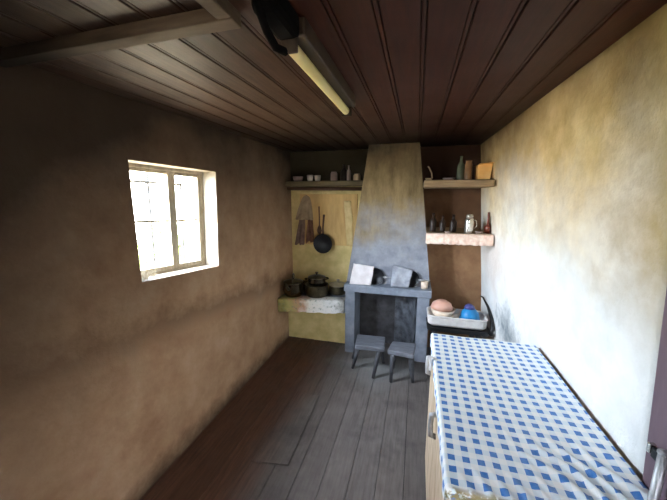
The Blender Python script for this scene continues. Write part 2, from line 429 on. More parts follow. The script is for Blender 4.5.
for (u0, u1) in ((.019, .575), (.577, .974)):
    s = bpy.data.objects.new('window_sash', None); C.objects.link(s); s.parent = win
    bm = B(); a, b2 = xa + .008, xb - .006
    sw = .044
    qbar(bm, u0, u0 + sw, .021, .971, a, b2); qbar(bm, u1 - sw, u1, .021, .971, a, b2)
    qbar(bm, u0 + sw, u1 - sw, .021, .062, a, b2); qbar(bm, u0 + sw, u1 - sw, .940, .971, a, b2)
    qbar(bm, u0 + sw, u1 - sw, .485, .508, a + .01, b2 - .01)
    obj('sash_frame', bm, M['winframe'], s, bevel=.003)
    bm = B(); xg = (a + b2) / 2
    qbar(bm, u0 + sw - .004, u1 - sw + .004, .060, .942, xg - .002, xg + .002)
    obj('pane', bm, M['glass'], s)
# thin iron grille outside
gr = thing('window_grille', 'thin pale iron bars crossing outside the panes of the window', 'grille', (0, 0, 0))
XG = LX - WT - .012
for u in (.405, .795):
    bm = B(); tube(bm, [qmap(u, -.05, XG), qmap(u, 1.05, XG)], .0085, 8); obj('bar', bm, M['iron_bar'], gr)
for v in (.86,):
    bm = B(); tube(bm, [qmap(-.04, v, XG - .006), qmap(1.04, v, XG - .006)], .0085, 8); obj('bar', bm, M['iron_bar'], gr)
# dry sprig on the near end of the sill
bm = B()
for k in range(70):
    a = random.uniform(0, PI); l = random.uniform(.02, .065); lean = random.uniform(-.8, .8)
    p = Vector((LX - .03 + random.uniform(-.02, .022), 1.225 + random.uniform(-.035, .05), 1.1535))
    q = p + Vector((math.cos(a) * l * .5, lean * l, l * .75))
    tube(bm, [p, (p + q) / 2 + Vector((0, 0, .006)), q], [.0012, .001, .0007], 5)
tag(obj('dried_sprig', bm, M['dry']), 'pale tuft of dried stems on the near end of the window sill', 'dried plant')

# outside: ground and bushes
bm = B(); grid(bm, 30, 30, lambda u, v: (-14 + u * 26, -14 + v * 24, -.5 + .12 * noise.noise(Vector((u * 9, v * 9, 1)))))
struct('ground', bm, M['grass'])
def bush(loc, r, h, n, label, seed):
    rnd = random.Random(seed)
    t = thing('bush', label, 'bush', loc, 0, 'bushes outside the window')
    bm = B()
    for k in range(7):
        a = rnd.uniform(0, 2 * PI)
        tube(bm, [(0, 0, 0), (math.cos(a) * r * .25, math.sin(a) * r * .25, h * .4), (math.cos(a) * r * .6, math.sin(a) * r * .6, h * .8)], [.03, .02, .008], 6)
    obj('stem', bm, M['bark'], t)
    bm = B()
    for k in range(n):
        th = rnd.uniform(0, 2 * PI); ph = math.acos(rnd.uniform(-.6, 1)); rr = rnd.uniform(.55, 1.0)
        c = Vector((math.cos(th) * math.sin(ph) * r * rr, math.sin(th) * math.sin(ph) * r * rr, h * .55 + math.cos(ph) * h * .45 * rr))
        s = rnd.uniform(.05, .1)
        R = Matrix.Rotation(rnd.uniform(0, 6.3), 3, 'Z') @ Matrix.Rotation(rnd.uniform(-1.2, 1.2), 3, 'X')
        v = [bm.verts.new(c + R @ Vector(q)) for q in ((-s, 0, 0), (0, -s * .45, s * .1), (s, 0, 0), (0, s * .45, s * .1))]
        bm.faces.new(v)
    obj('foliage', bm, M['leaf'], t)
bush((-5.2, 5.4, -.52), 1.1, 1.5, 1500, 'green bush low behind the right half of the window', 1)
bush((-6.4, 2.9, -.52), 1.0, 1.0, 1300, 'low green bush seen through the bottom of the window', 2)

# ------------------------------------------------------------------ beams of the ceiling hatch and the lamp
t = thing('ceiling_hatch_frame', 'dusty wooden beam frame nailed under the boards of the ceiling', 'beam frame', (0, 0, CEIL))
bm = B(); hexa(bm, [(LX + .003, .722, -.034), (-.455, .718, -.034), (-.455, .764, -.034), (LX + .003, .768, -.034), (LX + .003, .722, .001), (-.455, .718, .001), (-.455, .764, .001), (LX + .003, .768, .001)])
obj('cross_beam', bm, M['beam'], t, bevel=.003)
bm = B(); box(bm, -.494, -.454, -.2, .717, -.033, .001)
obj('side_beam', bm, M['beam'], t, bevel=.004)

t = thing('ceiling_light', 'yellowed fluorescent tube light fixed under the dark ceiling boards', 'ceiling light', (-.352, .790, CEIL))
bm = B(); box(bm, -.005, .052, .02, .68, -.05, -.001); obj('housing', bm, M['lamphousing'], t, bevel=.006)
bm = B(); tube(bm, [(.008, .012 + .665 * k / 12, -.066) for k in range(13)], .017, 20); obj('diffuser', bm, M['yellowtube'], t, smooth=True, bevel=.003)
for yy in (.004, .667):
    bm = B(); box(bm, -.012, .034, yy, yy + .014, -.09, -.046); obj('lamp_holder', bm, M['lamphousing'], t, bevel=.004)
bm = B(); box(bm, -.022, .042, -.13, .018, -.06, -.001); obj('junction_box', bm, M['blacktape'], t, bevel=.015)
bm = B(); tube(bm, [(.0, .01, -.085), (-.008, -.03, -.09), (-.012, -.07, -.07), (.0, -.12, -.06), (.0, -.15, -.03), (.01, -.3, -.012), (.02, -.6, -.012)], .010, 8)
obj('cable', bm, M['blacktape'], t, smooth=True)

# ------------------------------------------------------------------ the fireplace
f = thing('fireplace', 'tall tapering smoke-stained chimney over a grey cement hearth', 'fireplace')
HZ = .735
YH = 2.80
bm = B()
n_ = 14
def hoodpt(u, v):      # front
    zl = HZ - .004 + (CEIL + .01 - HZ) * v
    x0 = -.662 + (.208) * v; x1 = .152 - .158 * v
    return Vector((x0 + (x1 - x0) * u, 2.895 - .035 * v + noise.noise(Vector((u * 3, v * 5, 2))) * .006, zl))
vs = grid(bm, 12, 20, hoodpt)
back = []
for j in range(21):
    v = j / 20
    l = hoodpt(0, v); r = hoodpt(1, v)
    back.append((bm.verts.new((l.x, YB + .01, l.z)), bm.verts.new((r.x, YB + .01, r.z))))
for j in range(20):
    bm.faces.new((vs[0][j], vs[0][j + 1], back[j + 1][0], back[j][0]))
    bm.faces.new((vs[12][j], back[j][1], back[j + 1][1], vs[12][j + 1]))
obj('chimney_hood', bm, M['chimney'], f, smooth=False, bevel=.0)
bm = B()
hexa(bm, [(-.668, YH - .012, .655), (.166, YH - .012, .655), (.166, YB, .655), (-.668, YB, .655),
          (-.668, YH - .012, .7285), (.166, YH - .012, .7285), (.166, YB, .7285), (-.668, YB, .7285)])
obj('mantel_slab', bm, M['conc'], f, bevel=.008)
bm = B(); box(bm, -.655, -.556, YH, YB, 0, .657); obj('pier', bm, M['conc'], f, bevel=.006)
bm = B(); box(bm, .040, .152, YH, YB, 0, .657); obj('pier', bm, M['conc'], f, bevel=.006)
bm = B()
grid(bm, 16, 16, lambda u, v: (-.556 + .596 * u, 3.10 - .01 * v * v + noise.noise(Vector((u * 4, v * 4, 5))) * .012, .0 + .657 * v))
box(bm, -.556, .04, 3.10, YB, 0, .657)
obj('fireback', bm, M['sootbrick'], f)
bm = B()
def cheek(u, v):
    a = u * PI / 2
    x = .036 - .21 * (1 - math.cos(a)) ; y = 2.825 + .255 * math.sin(a)
    k = noise.noise(Vector((u * 4, v * 5, 9))) * .018
    return (x - k * math.cos(a) - .004, y - k * math.sin(a), .004 + .65 * v)
grid(bm, 24, 24, cheek)
obj('lit_cheek', bm, M['sootlit'], f, smooth=True)  # curved hearth cheek, coloured lighter for the window light it reflects

# white and grey sheets leaning in front of black skillets on the mantel
def sheet(name, mat, corners, label, wav, z0):
    """corners tl, tr, br, bl"""
    tl, tr, br, bl = [Vector(c) for c in corners]
    bm = B()
    def pt(u, v):
        p = (bl * (1 - u) + br * u) * (1 - v) + (tl * (1 - u) + tr * u) * v
        return p + Vector((noise.noise(Vector((u * 3, v * 3, wav))) * .006, noise.noise(Vector((u * 2.5, v * 2.5, wav + 4))) * .012 * (v > 0), noise.noise(Vector((u * 4, v * 2, wav + 7))) * .006 * (v > 0)))
    grid(bm, 14, 14, pt)
    return tag(obj(name, bm, mat, smooth=True, solid=.008), label, 'sheet')
sheet('paper_sheet', M['whitesheet'], [(-.582, 2.845, .935), (-.378, 2.850, .915), (-.402, 2.817, .732), (-.615, 2.815, .730)],
      'white square sheet leaning against a skillet on the left end of the mantel', 1, .73)
sheet('paper_sheet', M['greysheet'], [(-.198, 2.845, .945), (-.012, 2.850, .905), (-.045, 2.821, .738), (-.212, 2.819, .736)],
      'ash-grey crumpled sheet leaning near the middle of the mantel', 5, .73)
def skillet(loc, label, hl, r):
    t = thing('skillet', label, 'skillet', loc, 0)
    bm = B(); R = Matrix.Rotation(PI / 2 - .07, 4, 'X')
    lathe(bm, [(0, 0), (r * .86, 0), (r, .018), (r * 1.02, .018), (r * .89, -.005), (0, -.005)], n=36)
    bmesh.ops.transform(bm, matrix=Matrix.Translation((0, 0, r * 1.0)) @ R, verts=bm.verts[:])
    obj('pan', bm, M['ironpan'], t, smooth=True)
    bm = B(); tube(bm, [(r * .9, -.012, r * .98), (r + .05, -.012, r * .98), (r + hl, -.008, r * .98)], [.008, .006, .006], 10)
    obj('handle', bm, M['rustysteel'], t, smooth=True)
skillet((-.365, 2.882, .729), 'black iron skillet behind the white sheet on the mantel', .12, .082)
skillet((-.030, 2.882, .729), 'black iron skillet behind the grey sheet on the mantel', .10, .08)
t = thing('mug', 'small cream mug at the right end of the mantel', 'mug', (.10, 2.858, .7295))
bm = B(); lathe(bm, [(0, 0), (.03, 0), (.034, .07), (.031, .07), (.027, .006), (0, .006)], n=28); obj('body', bm, M['cream'], t, smooth=True)

# ------------------------------------------------------------------ stools
def stool(loc, label, corners, feet, zt, mat):
    t = thing('stool', label, 'stool', loc, 0, 'low stools in front of the fireplace')
    L = Vector(loc)
    bm = B(); th = .045
    hexa(bm, [(x - L.x, y - L.y, zt - th) for x, y in corners] + [(x - L.x, y - L.y, zt) for x, y in corners])
    obj('seat', bm, mat, t, bevel=.01, segs=3)
    for (fx, fy, tx, ty) in feet:
        bm = B()
        a = Vector((fx - L.x, fy - L.y, 0)); b = Vector((tx - L.x, ty - L.y, zt - th + .004))
        tube(bm, [a, a.lerp(b, .5), b], [.014, .018, .022], 12)
        obj('leg', bm, M['stooldark'], t, smooth=True)
stool((-.335, 2.52, 0), 'low grey wooden stool standing left of the other, nearer the left pier',
      [(-.475, 2.430), (-.215, 2.450), (-.232, 2.665), (-.498, 2.650)],
      [(-.515, 2.530, -.455, 2.510), (-.307, 2.424, -.265, 2.475), (-.245, 2.70, -.28, 2.62), (-.545, 2.70, -.480, 2.62)], .29, M['stool'])
stool((-.07, 2.47, 0), 'low grey wooden stool standing on the right, beside the right pier',
      [(-.188, 2.405), (.030, 2.385), (.048, 2.59), (-.160, 2.575)],
      [(-.150, 2.408, -.145, 2.425), (.034, 2.455, .0, 2.45), (.03, 2.62, .005, 2.56), (-.15, 2.63, -.13, 2.55)], .30, M['stool'])

# ------------------------------------------------------------------ left alcove
c_ = thing('stone_counter', 'low stone counter with a faded cloth edge in the left alcove', 'counter')
bm = B(); hexa(bm, [(LX + .004, 2.70, .405), (-.660, 2.805, .415), (-.660, YB - .002, .415), (LX + .004, YB - .002, .405),
                    (LX + .004, 2.70, .548), (-.660, 2.805, .548), (-.660, YB - .002, .548), (LX + .004, YB - .002, .548)])
obj('slab', bm, M['conc'], c_, bevel=.008)
bm = B()
def oil(u, v):
    x = LX + .012 + u * .68; y = 2.70 + (x - LX) / .695 * .105 - .006
    zt = .5482; zb = .408 + (x - LX) / .695 * .010
    wob = noise.noise(Vector((u * 7, v * 2, 4))) * .006
    if v > .7: return (x, y + (v - .7) / .3 * .12, zt + .001)
    return (x, y - .004 + wob * (1 - v), zb + noise.noise(Vector((u * 9, 0, 2))) * .014 * (1 - v / .7) + (zt - zb) * v / .7)
grid(bm, 50, 16, oil)
o = obj('cloth_edging', bm, M['oilcloth'], c_, smooth=True, solid=.003); o['label'] = 'faded printed cloth edging'

def pot(name, label, cat, loc, r, h, mat, lid=None, knob=None, handles=True, rz=0, belly=.12):
    t = thing(name, label, cat, loc, rz)
    bm = B()
    lathe(bm, [(0, 0), (r * .8, 0), (r * .95, h * .1), (r * (1 + belly * .5), h * .45), (r, h * .9), (r * 1.06, h), (r * 1.02, h * 1.0), (r * .94, h * .9), (r * .9, h * .12), (0, h * .06)], n=40)
    obj('body', bm, mat, t, smooth=True)
    if handles:
        for s in (-1, 1):
            bm = B(); tube(bm, [(s * r * 1.0, -.03, h * .75), (s * (r + .03), -.022, h * .8), (s * (r + .036), 0, h * .81), (s * (r + .03), .022, h * .8), (s * r * 1.0, .03, h * .75)], .006, 8)
            obj('handle', bm, mat, t, smooth=True)
    if lid:
        bm = B(); lathe(bm, [(0, h + .03), (r * .4, h + .026), (r * .85, h + .012), (r * 1.07, h + .004), (r * 1.07, h), (r * .8, h + .006), (0, h + .02)], n=40)
        l = obj('lid', bm, lid, t, smooth=True)
        if lid != mat: l['label'] = 'pale dented lid'
        bm = B(); lathe(bm, [(0, h + .028), (.008, h + .028), (.009, h + .04), (.018, h + .046), (.016, h + .056), (0, h + .058)], n=20)
        obj('knob', bm, knob or lid, l, smooth=True)
    return t
k = pot('kettle', 'round blackened kettle at the left end of the stone counter', 'kettle', (-1.225, 2.83, .5508), .098, .15, M['burnished'], M['blackpot'], M['chrome'], handles=False, rz=-1.3, belly=.3)
bm = B(); tube(bm, [(.085, -.03, .09), (.125, -.045, .12), (.145, -.05, .165)], [.02, .014, .01], 12); obj('spout', bm, M['blackpot'], k, smooth=True)
bm = B(); tube(bm, [(-.09 * math.cos(a), 0, .15 + .085 * math.sin(a)) for a in [PI * q / 12 for q in range(13)]], .006, 8); obj('handle', bm, M['blackpot'], k, smooth=True)
pot('cooking_pot', 'wide black cooking pot in the middle of the counter, under another pot', 'pot', (-.985, 2.895, .5495), .118, .125, M['blackpot'], handles=False)
pot('cooking_pot', 'small lidded black pot stacked on the wide pot', 'pot', (-.985, 2.895, .6750), .088, .075, M['burnished'], M['blackpot'], M['chrome'], rz=.4)
pot('saucepan', 'black pan with a pale lid at the right end of the counter', 'pan', (-.785, 3.020, .5485), .098, .10, M['blackpot'], M['lidsteel'], M['lidsteel'], handles=False, rz=-.3)
pot('saucepan', 'shallow black pan set at the back of the counter behind the kettle', 'pan', (-1.19, 3.03, .5485), .08, .09, M['blackpot'], None, None, handles=False)

# shelf and rail on the left
bm = B(); box(bm, LX + .003, -.500, 2.98, YB - .002, 1.690, 1.742)
tag(obj('wall_shelf', bm, M['lshelfwood'], bevel=.006), 'smoke-darkened wooden shelf high in the left alcove', 'shelf')
bm = B(); tube(bm, [(LX + .004, 3.04, 1.668), (-1.0, 3.035, 1.664), (-.545, 3.03, 1.660)], .018, 12)
tag(obj('hanging_rail', bm, M['railwood'], smooth=True), 'round red-brown wooden rail under the left shelf', 'rail')
# tan panel on the wall
bm = B(); box(bm, -1.243, -.605, YB - .022, YB - .001, 1.06, 1.61)
tag(obj('wall_panel', bm, M['board'], bevel=.003), 'tan board fixed to the wall behind the hanging skillet', 'panel')
bm = B(); grid(bm, 6, 20, lambda u, v: (-.742 + .075 * u + .012 * noise.noise(Vector((u, v * 4, 3))) + .03 * (1 - v) , YB - .035 + .006 * noise.noise(Vector((u * 3, v * 5, 1))), 1.07 + .47 * v))
tag(obj('cloth_strip', bm, M['strip'], smooth=True, solid=.004), 'narrow pale cloth strip hanging at the right of the tan board', 'cloth')
def rag(name, label, mat, x0, x1, ztop, zbot, peak, seed, yy):
    bm = B()
    def pt(u, v):
        w = .25 + .75 * (1 - v) ** .6
        cx = peak * v + (x0 + x1) / 2 * (1 - v)
        x = cx + (u - .5) * (x1 - x0) * w
        y = yy * (1 - v) + (YB - .0275) * v + .018 * math.sin(u * 11 + seed) * (1 - v) + .01 * (1 - v) * noise.noise(Vector((u * 3, v * 3, seed)))
        z = zbot + (ztop - zbot) * v - .03 * abs(u - .5) * v + .02 * noise.noise(Vector((u * 4, 0, seed))) * (1 - v)
        return (x, y, z)
    grid(bm, 24, 24, pt)
    return tag(obj(name, bm, mat, smooth=True, solid=.004), label, 'cloth')
rag('hanging_rag', 'light tan rag hanging in a peak from a nail at the left of the alcove', M['clothtan'], -1.275, -1.06, 1.60, 1.34, -1.165, 1, YB - .10)
rag('hanging_rag', 'mauve-grey rag hanging leftmost below the tan peaked rag', M['clothgrey'], -1.29, -1.19, 1.47, 1.06, -1.20, 4, YB - .065)
rag('hanging_rag', 'dark brown rag hanging between the mauve-grey rag and the spoon', M['clothbrown'], -1.165, -1.075, 1.45, 1.09, -1.12, 9, YB - .062)
# hanging skillet
t = thing('hanging_skillet', 'dark round skillet hung by its handle in front of the tan board', 'skillet', (-.962, YB - .06, 1.085))
bm = B(); R = Matrix.Rotation(PI / 2, 4, 'X')
lathe(bm, [(0, 0), (.082, 0), (.102, .035), (.106, .035), (.086, -.004), (0, -.004)], n=40)
bmesh.ops.transform(bm, matrix=R, verts=bm.verts[:]); obj('pan', bm, M['ironpan'], t, smooth=True)
bm = B(); tube(bm, [(0.0, -.02, .098), (-.002, -.012, .18), (.006, .0, .31)], [.011, .009, .012], 10); obj('handle', bm, M['railwood'], t, smooth=True)
t = thing('wooden_spoon', 'brown wooden spoon hanging left of the skillet handle', 'spoon', (-1.015, YB - .05, 1.22))
bm = B(); tube(bm, [(0, 0, .26), (.004, 0, .12), (.004, 0, .04)], [.007, .007, .008], 8); obj('handle', bm, M['railwood'], t, smooth=True)
bm = B(); lathe(bm, [(0, -.04), (.02, -.03), (.028, 0), (.02, .035), (.007, .06), (0, .062)], (.004, 0, 0), 20, .5); obj('bowl', bm, M['railwood'], t, smooth=True)

def vessel(name, label, cat, loc, prof, mat, cap=None, capmat=None, group=None, rz=0, n=28):
    t = thing(name, label, cat, loc, rz, group)
    bm = B(); lathe(bm, prof, n=n); obj('body', bm, mat, t, smooth=True)
    if cap:
        bm = B(); lathe(bm, cap, n=n); obj('cap', bm, capmat, t, smooth=True)
    return t
def jar(r, h): return [(0, 0), (r, 0), (r * 1.02, .01), (r, h * .8), (r * .8, h * .9), (r * .82, h), (r * .74, h), (r * .72, h * .9), (0, h * .88)]
def bottle(r, h): return [(0, 0), (r, 0), (r * 1.02, .012), (r, h * .55), (r * .8, h * .66), (r * .38, h * .76), (r * .36, h * .97), (r * .44, h * .97), (r * .44, h), (0, h)]
def cup(r, h): return [(0, 0), (r * .72, 0), (r * .9, h * .4), (r, h), (r * .94, h), (r * .84, h * .42), (r * .6, .006), (0, .006)]
# left shelf things
SZ = 1.743
vessel('cup', 'small off-white cup leftmost on the left alcove shelf', 'cup', (-1.10, 3.05, SZ), cup(.034, .062), M['whiteceramic'])
vessel('cup', 'small off-white cup second from the left on the left alcove shelf', 'cup', (-1.02, 3.06, SZ), cup(.034, .058), M['whiteceramic'])
vessel('jar', 'grey-pink ceramic jar near the middle of the left alcove shelf', 'jar', (-.84, 3.05, SZ), jar(.034, .09), M['greyceramic'])
vessel('bottle', 'dark brown bottle on the left alcove shelf, left of a slim grey one', 'bottle', (-.735, 3.06, SZ), bottle(.036, .16), M['brownglass'])
vessel('bottle', 'slim grey bottle right of the dark bottle on the left alcove shelf', 'bottle', (-.685, 3.05, SZ), bottle(.022, .15), M['greyceramic'])
vessel('jar', 'tan jar nearest the chimney on the left alcove shelf', 'jar', (-.60, 3.05, SZ), jar(.036, .065), M['clothtan'])
vessel('bowl', 'dark bowl far left on the left alcove shelf', 'bowl', (-1.24, 3.06, SZ), cup(.055, .05), M['greyceramic'])

# ------------------------------------------------------------------ right alcove shelves
def shelf_r(name, label, y0, x0, z0, z1, wz):
    bm = B()
    e = .004
    hexa(bm, [(x0, y0, z0), (wr(y0, z0) - e - .03, y0, z0), (wr(YB, z0) - e, YB - .002, z0), (x0 + .07, YB - .002, z0),
              (x0, y0, z1), (wr(y0, z1) - e, y0, z1), (wr(YB, z1) - e, YB - .002, z1), (x0 + .07, YB - .002, z1)])
    return bm
def shelf_front(x0, y0, z0, z1, hx):
    """slab right of the chimney, from its flank to the right wall"""
    bm = B(); e = .006
    p = [(x0, y0), (wr(y0, z0) - e - .012, y0), (wr(YB, z0) - .03, YB - .002), (hx, YB - .002), (hx, 2.86), (x0, 2.80)]
    lo = [bm.verts.new((x, y, z0)) for x, y in p]; hi = [bm.verts.new((x, y, z1)) for x, y in p]
    bm.faces.new(lo[::-1]); bm.faces.new(hi)
    for i in range(len(p)):
        j = (i + 1) % len(p); bm.faces.new((lo[i], lo[j], hi[j], hi[i]))
    return bm
ZU = 1.716; YU = 2.53
tag(obj('wall_shelf', shelf_front(.042, YU, 1.660, ZU, .052), M['shelfwood'], bevel=.01, segs=3), 'brown wooden shelf right of the chimney, the upper of two', 'shelf')
ZL = 1.288; YL = 2.575
sh = thing('wall_shelf', 'shelf with a pale scalloped paper edge right of the chimney, the lower of two', 'shelf')
obj('board', shelf_front(.088, YL, 1.245, ZL, .100), M['shelfwood'], sh, bevel=.006)
bm = B()
XR = wr(YL, 1.25) - .012
def lace(u, v):
    x = .080 + u * (XR - .080)
    sc = abs(math.sin(u * PI * 9 + 2 * noise.noise(Vector((u * 6, 0, 0))))) * .005
    if v > .75: return (x, YL - .006 + (v - .75) * .25, ZL + .0015)
    return (x, YL - .007 - .005 * abs(math.sin(u * 31)) * (1 - v) + .004 * noise.noise(Vector((u * 14, v * 3, 3))), 1.208 - sc * 0 + (ZL + .0015 - 1.208) * v / .75 - (sc if v == 0 else 0))
grid(bm, 108, 8, lace)
o = obj('lace_edging', bm, M['lace'], sh, solid=.002, smooth=True); o['label'] = 'pinkish white scalloped paper edging'

# on the upper shelf
vessel('bottle', 'dusty green bottle near the middle of the upper right shelf', 'bottle', (.322, 2.68, ZU + .001), bottle(.029, .19), M['greenglass'])
vessel('jar', 'dusty amber jar beside the green bottle on the upper right shelf', 'jar', (.378, 2.67, ZU + .001), jar(.028, .15), M['amber'])
t = thing('carton', 'open orange carton at the right end of the upper right shelf', 'carton', (.487, 2.68, ZU + .001), .12)
bm = B(); hexa(bm, [(-.045, -.045, 0), (.045, -.045, 0), (.045, .04, 0), (-.045, .04, 0), (-.052, -.05, .115), (.055, -.05, .125), (.055, .045, .125), (-.052, .045, .115)])
obj('body', bm, M['orange'], t, bevel=.004)
bm = B(); hexa(bm, [(-.05, -.048, .116), (.053, -.048, .126), (.06, -.075, .128), (-.046, -.078, .120), (-.05, -.046, .118), (.053, -.046, .128), (.06, -.073, .130), (-.046, -.076, .122)])
obj('flap', bm, M['orange'], t)
t = thing('ladle', 'pale bent ladle standing at the left end of the upper right shelf', 'ladle', (.08, 2.66, ZU + .001))
bm = B(); lathe(bm, [(0, 0), (.022, .002), (.03, .02), (.028, .02), (.02, .006), (0, .004)], n=24); obj('bowl', bm, M['shelfwood'], t, smooth=True)
bm = B(); tube(bm, [(.026, 0, .018), (.02, .0, .06), (.0, .0, .10), (-.012, 0, .115)], .006, 8); obj('handle', bm, M['shelfwood'], t, smooth=True)
vessel('dish', 'flat grey-pink dish between the ladle and bottle on the upper right shelf', 'dish', (.235, 2.66, ZU + .001), [(0, 0), (.03, 0), (.05, .018), (.047, .019), (.028, .005), (0, .005)], M['greyceramic'])
# on the lower shelf
for (x, lab, r, h) in ((.137, 'dark brown bottle nearest the chimney on the lower right shelf', .026, .155),
                       (.215, 'dark brown bottle second from the chimney on the lower right shelf', .025, .135),
                       (.300, 'dark brown bottle left of the silver flask on the lower right shelf', .027, .145)):
    vessel('bottle', lab, 'bottle', (x, 2.72, ZL + .004), bottle(r, h), M['brownglass'], group='dark bottles on the lower right shelf')
t = thing('flask', 'shiny silver flask standing on the lower right shelf', 'flask', (.415, 2.66, ZL + .004))
bm = B(); lathe(bm, [(0, 0), (.032, 0), (.034, .01), (.034, .10), (.03, .118), (.026, .122), (0, .122)], n=32); obj('body', bm, M['chrome'], t, smooth=True)
bm = B(); lathe(bm, [(0, .122), (.025, .122), (.027, .14), (.022, .152), (0, .155)], n=32); obj('lid', bm, M['lidsteel'], t, smooth=True)
bm = B(); tube(bm, [(.032, 0, .11), (.052, 0, .10), (.056, 0, .06), (.036, 0, .025)], .005, 8); obj('handle', bm, M['chrome'], t, smooth=True)
vessel('dish', 'small pale dish right of the silver flask', 'dish', (.492, 2.66, ZL + .004), [(0, 0), (.02, 0), (.034, .016), (.031, .017), (.018, .005), (0, .005)], M['greyceramic'])
vessel('dish', 'small flat pale dish lying before the dark bottles', 'dish', (.255, 2.63, ZL + .004), [(0, 0), (.02, 0), (.032, .012), (.029, .013), (.018, .004), (0, .004)], M['greyceramic'])
vessel('bottle', 'thin red-brown bottle at the right end of the lower right shelf', 'bottle', (.562, 2.70, ZL + .004), [(0, 0), (.022, 0), (.024, .05), (.010, .07), (.008, .165), (.010, .17), (0, .17)], M['redbrown'])

# ------------------------------------------------------------------ wash basin on its stand, bowls
bs = thing('basin_stand', 'dark stand under the white basin beside the fireplace', 'stand', (.37, 2.72, 0))
bm = B(); box(bm, -.19, .20, -.11, .20, .425, .455); obj('top', bm, M['stooldark'], bs, bevel=.004)
for sx in (-.17, .18):
    for sy in (-.09, .18):
        bm = B(); box(bm, sx - .02, sx + .02, sy - .02, sy + .02, 0, .426); obj('leg', bm, M['stooldark'], bs, bevel=.003)
def rrect(x0, x1, y0, y1, r, n=6):
    out = []
    for cx, cy, a0 in ((x1 - r, y1 - r, 0), (x0 + r, y1 - r, PI / 2), (x0 + r, y0 + r, PI), (x1 - r, y0 + r, 1.5 * PI)):
        for k in range(n + 1):
            a = a0 + PI / 2 * k / n; out.append((cx + r * math.cos(a), cy + r * math.sin(a)))
    return out
def tray(bm, loops):
    rings = [[bm.verts.new((x, y, z)) for x, y in rrect(*r)] for (r, z) in loops]
    n = len(rings[0])
    for a, b in zip(rings, rings[1:]):
        for k in range(n): bm.faces.new((a[k], a[(k + 1) % n], b[(k + 1) % n], b[k]))
    bm.faces.new(rings[0][::-1]); bm.faces.new(rings[-1])
bt = thing('wash_basin', 'chipped white rectangular basin holding bowls, by the right wall', 'basin', (.37, 2.75, .456))
bm = B()
X0, X1, Y0, Y1 = -.240, .235, -.20, .030
tray(bm, [((X0 + .02, X1 - .02, Y0 + .02, Y1 - .02, .04), .012), ((X0 + .004, X1 - .004, Y0 + .004, Y1 - .004, .045), .03), ((X0, X1, Y0, Y1, .05), .092), ((X0 - .005, X1 + .005, Y0 - .005, Y1 + .005, .05), .098), ((X0 - .004, X1 + .004, Y0 - .004, Y1 + .004, .05), .106),
          ((X0 + .012, X1 - .012, Y0 + .012, Y1 - .012, .045), .106), ((X0 + .02, X1 - .02, Y0 + .02, Y1 - .02, .04), .075), ((X0 + .04, X1 - .04, Y0 + .04, Y1 - .04, .04), .062)])
obj('tub', bm, M['whitestone'], bt, smooth=False, bevel=.003)
bt.rotation_euler = (0, 0, 0)
bm = B(); tray(bm, [((X0 + .0, X1 + .02, Y0 - .012, Y1, .05), -.012), ((X0 - .004, X1 + .026, Y0 - .018, Y1 + .002, .05), .022), ((X0 + .0, X1 + .02, Y0 - .012, Y1, .05), .024), ((X0 + .03, X1 - .03, Y0 + .03, Y1 - .03, .04), .0135)])
bmesh.ops.translate(bm, verts=bm.verts[:], vec=(0, 0, .012))
tag(obj('drip_tray', bm, M['rubber']), 'black tray under the white basin', 'tray').location = (.37, 2.75, .4555)
bt.location.z = .4555 + .0262
bm = B(); tube(bm, [(.625, 2.535, .475), (.638, 2.545, .53), (.640, 2.62, .585), (.637, 2.76, .635), (.628, 2.93, .665), (.615, 2.99, .66)], [.016, .016, .014, .010, .007, .005], 10)
tag(obj('hose', bm, M['rubber'], smooth=True), 'black hose along the right rim of the white basin', 'hose')
BZ = .4555 + .0262 + .0632
def bowl_up(r, h): return [(0, 0), (r * .5, 0), (r * .8, h * .35), (r, h), (r * .96, h), (r * .76, h * .38), (r * .46, .006), (0, .006)]
def bowl_down(r, h): return [(0, h), (r * .45, h), (r * .5, h - .004), (r * .82, h * .65), (r, .0), (r * .96, .0), (r * .78, h * .6), (r * .45, h - .01), (0, h - .008)]
vessel('bowl', 'cream bowl standing in the left of the white basin', 'bowl', (.258, 2.662, BZ), bowl_up(.104, .08), M['cream'], n=40)
vessel('bowl', 'pink bowl upside down on the cream bowl in the basin', 'bowl', (.248, 2.665, BZ + .0805), bowl_down(.094, .066), M['pink'], n=40)
vessel('bowl', 'sky-blue bowl upside down in the right of the white basin', 'bowl', (.478, 2.658, BZ), bowl_down(.084, .100), M['blue'], n=40)
vessel('bowl', 'small indigo bowl upside down on top of the sky-blue bowl', 'bowl', (.472, 2.662, BZ + .1005), bowl_down(.044, .034), M['indigo'], n=40)

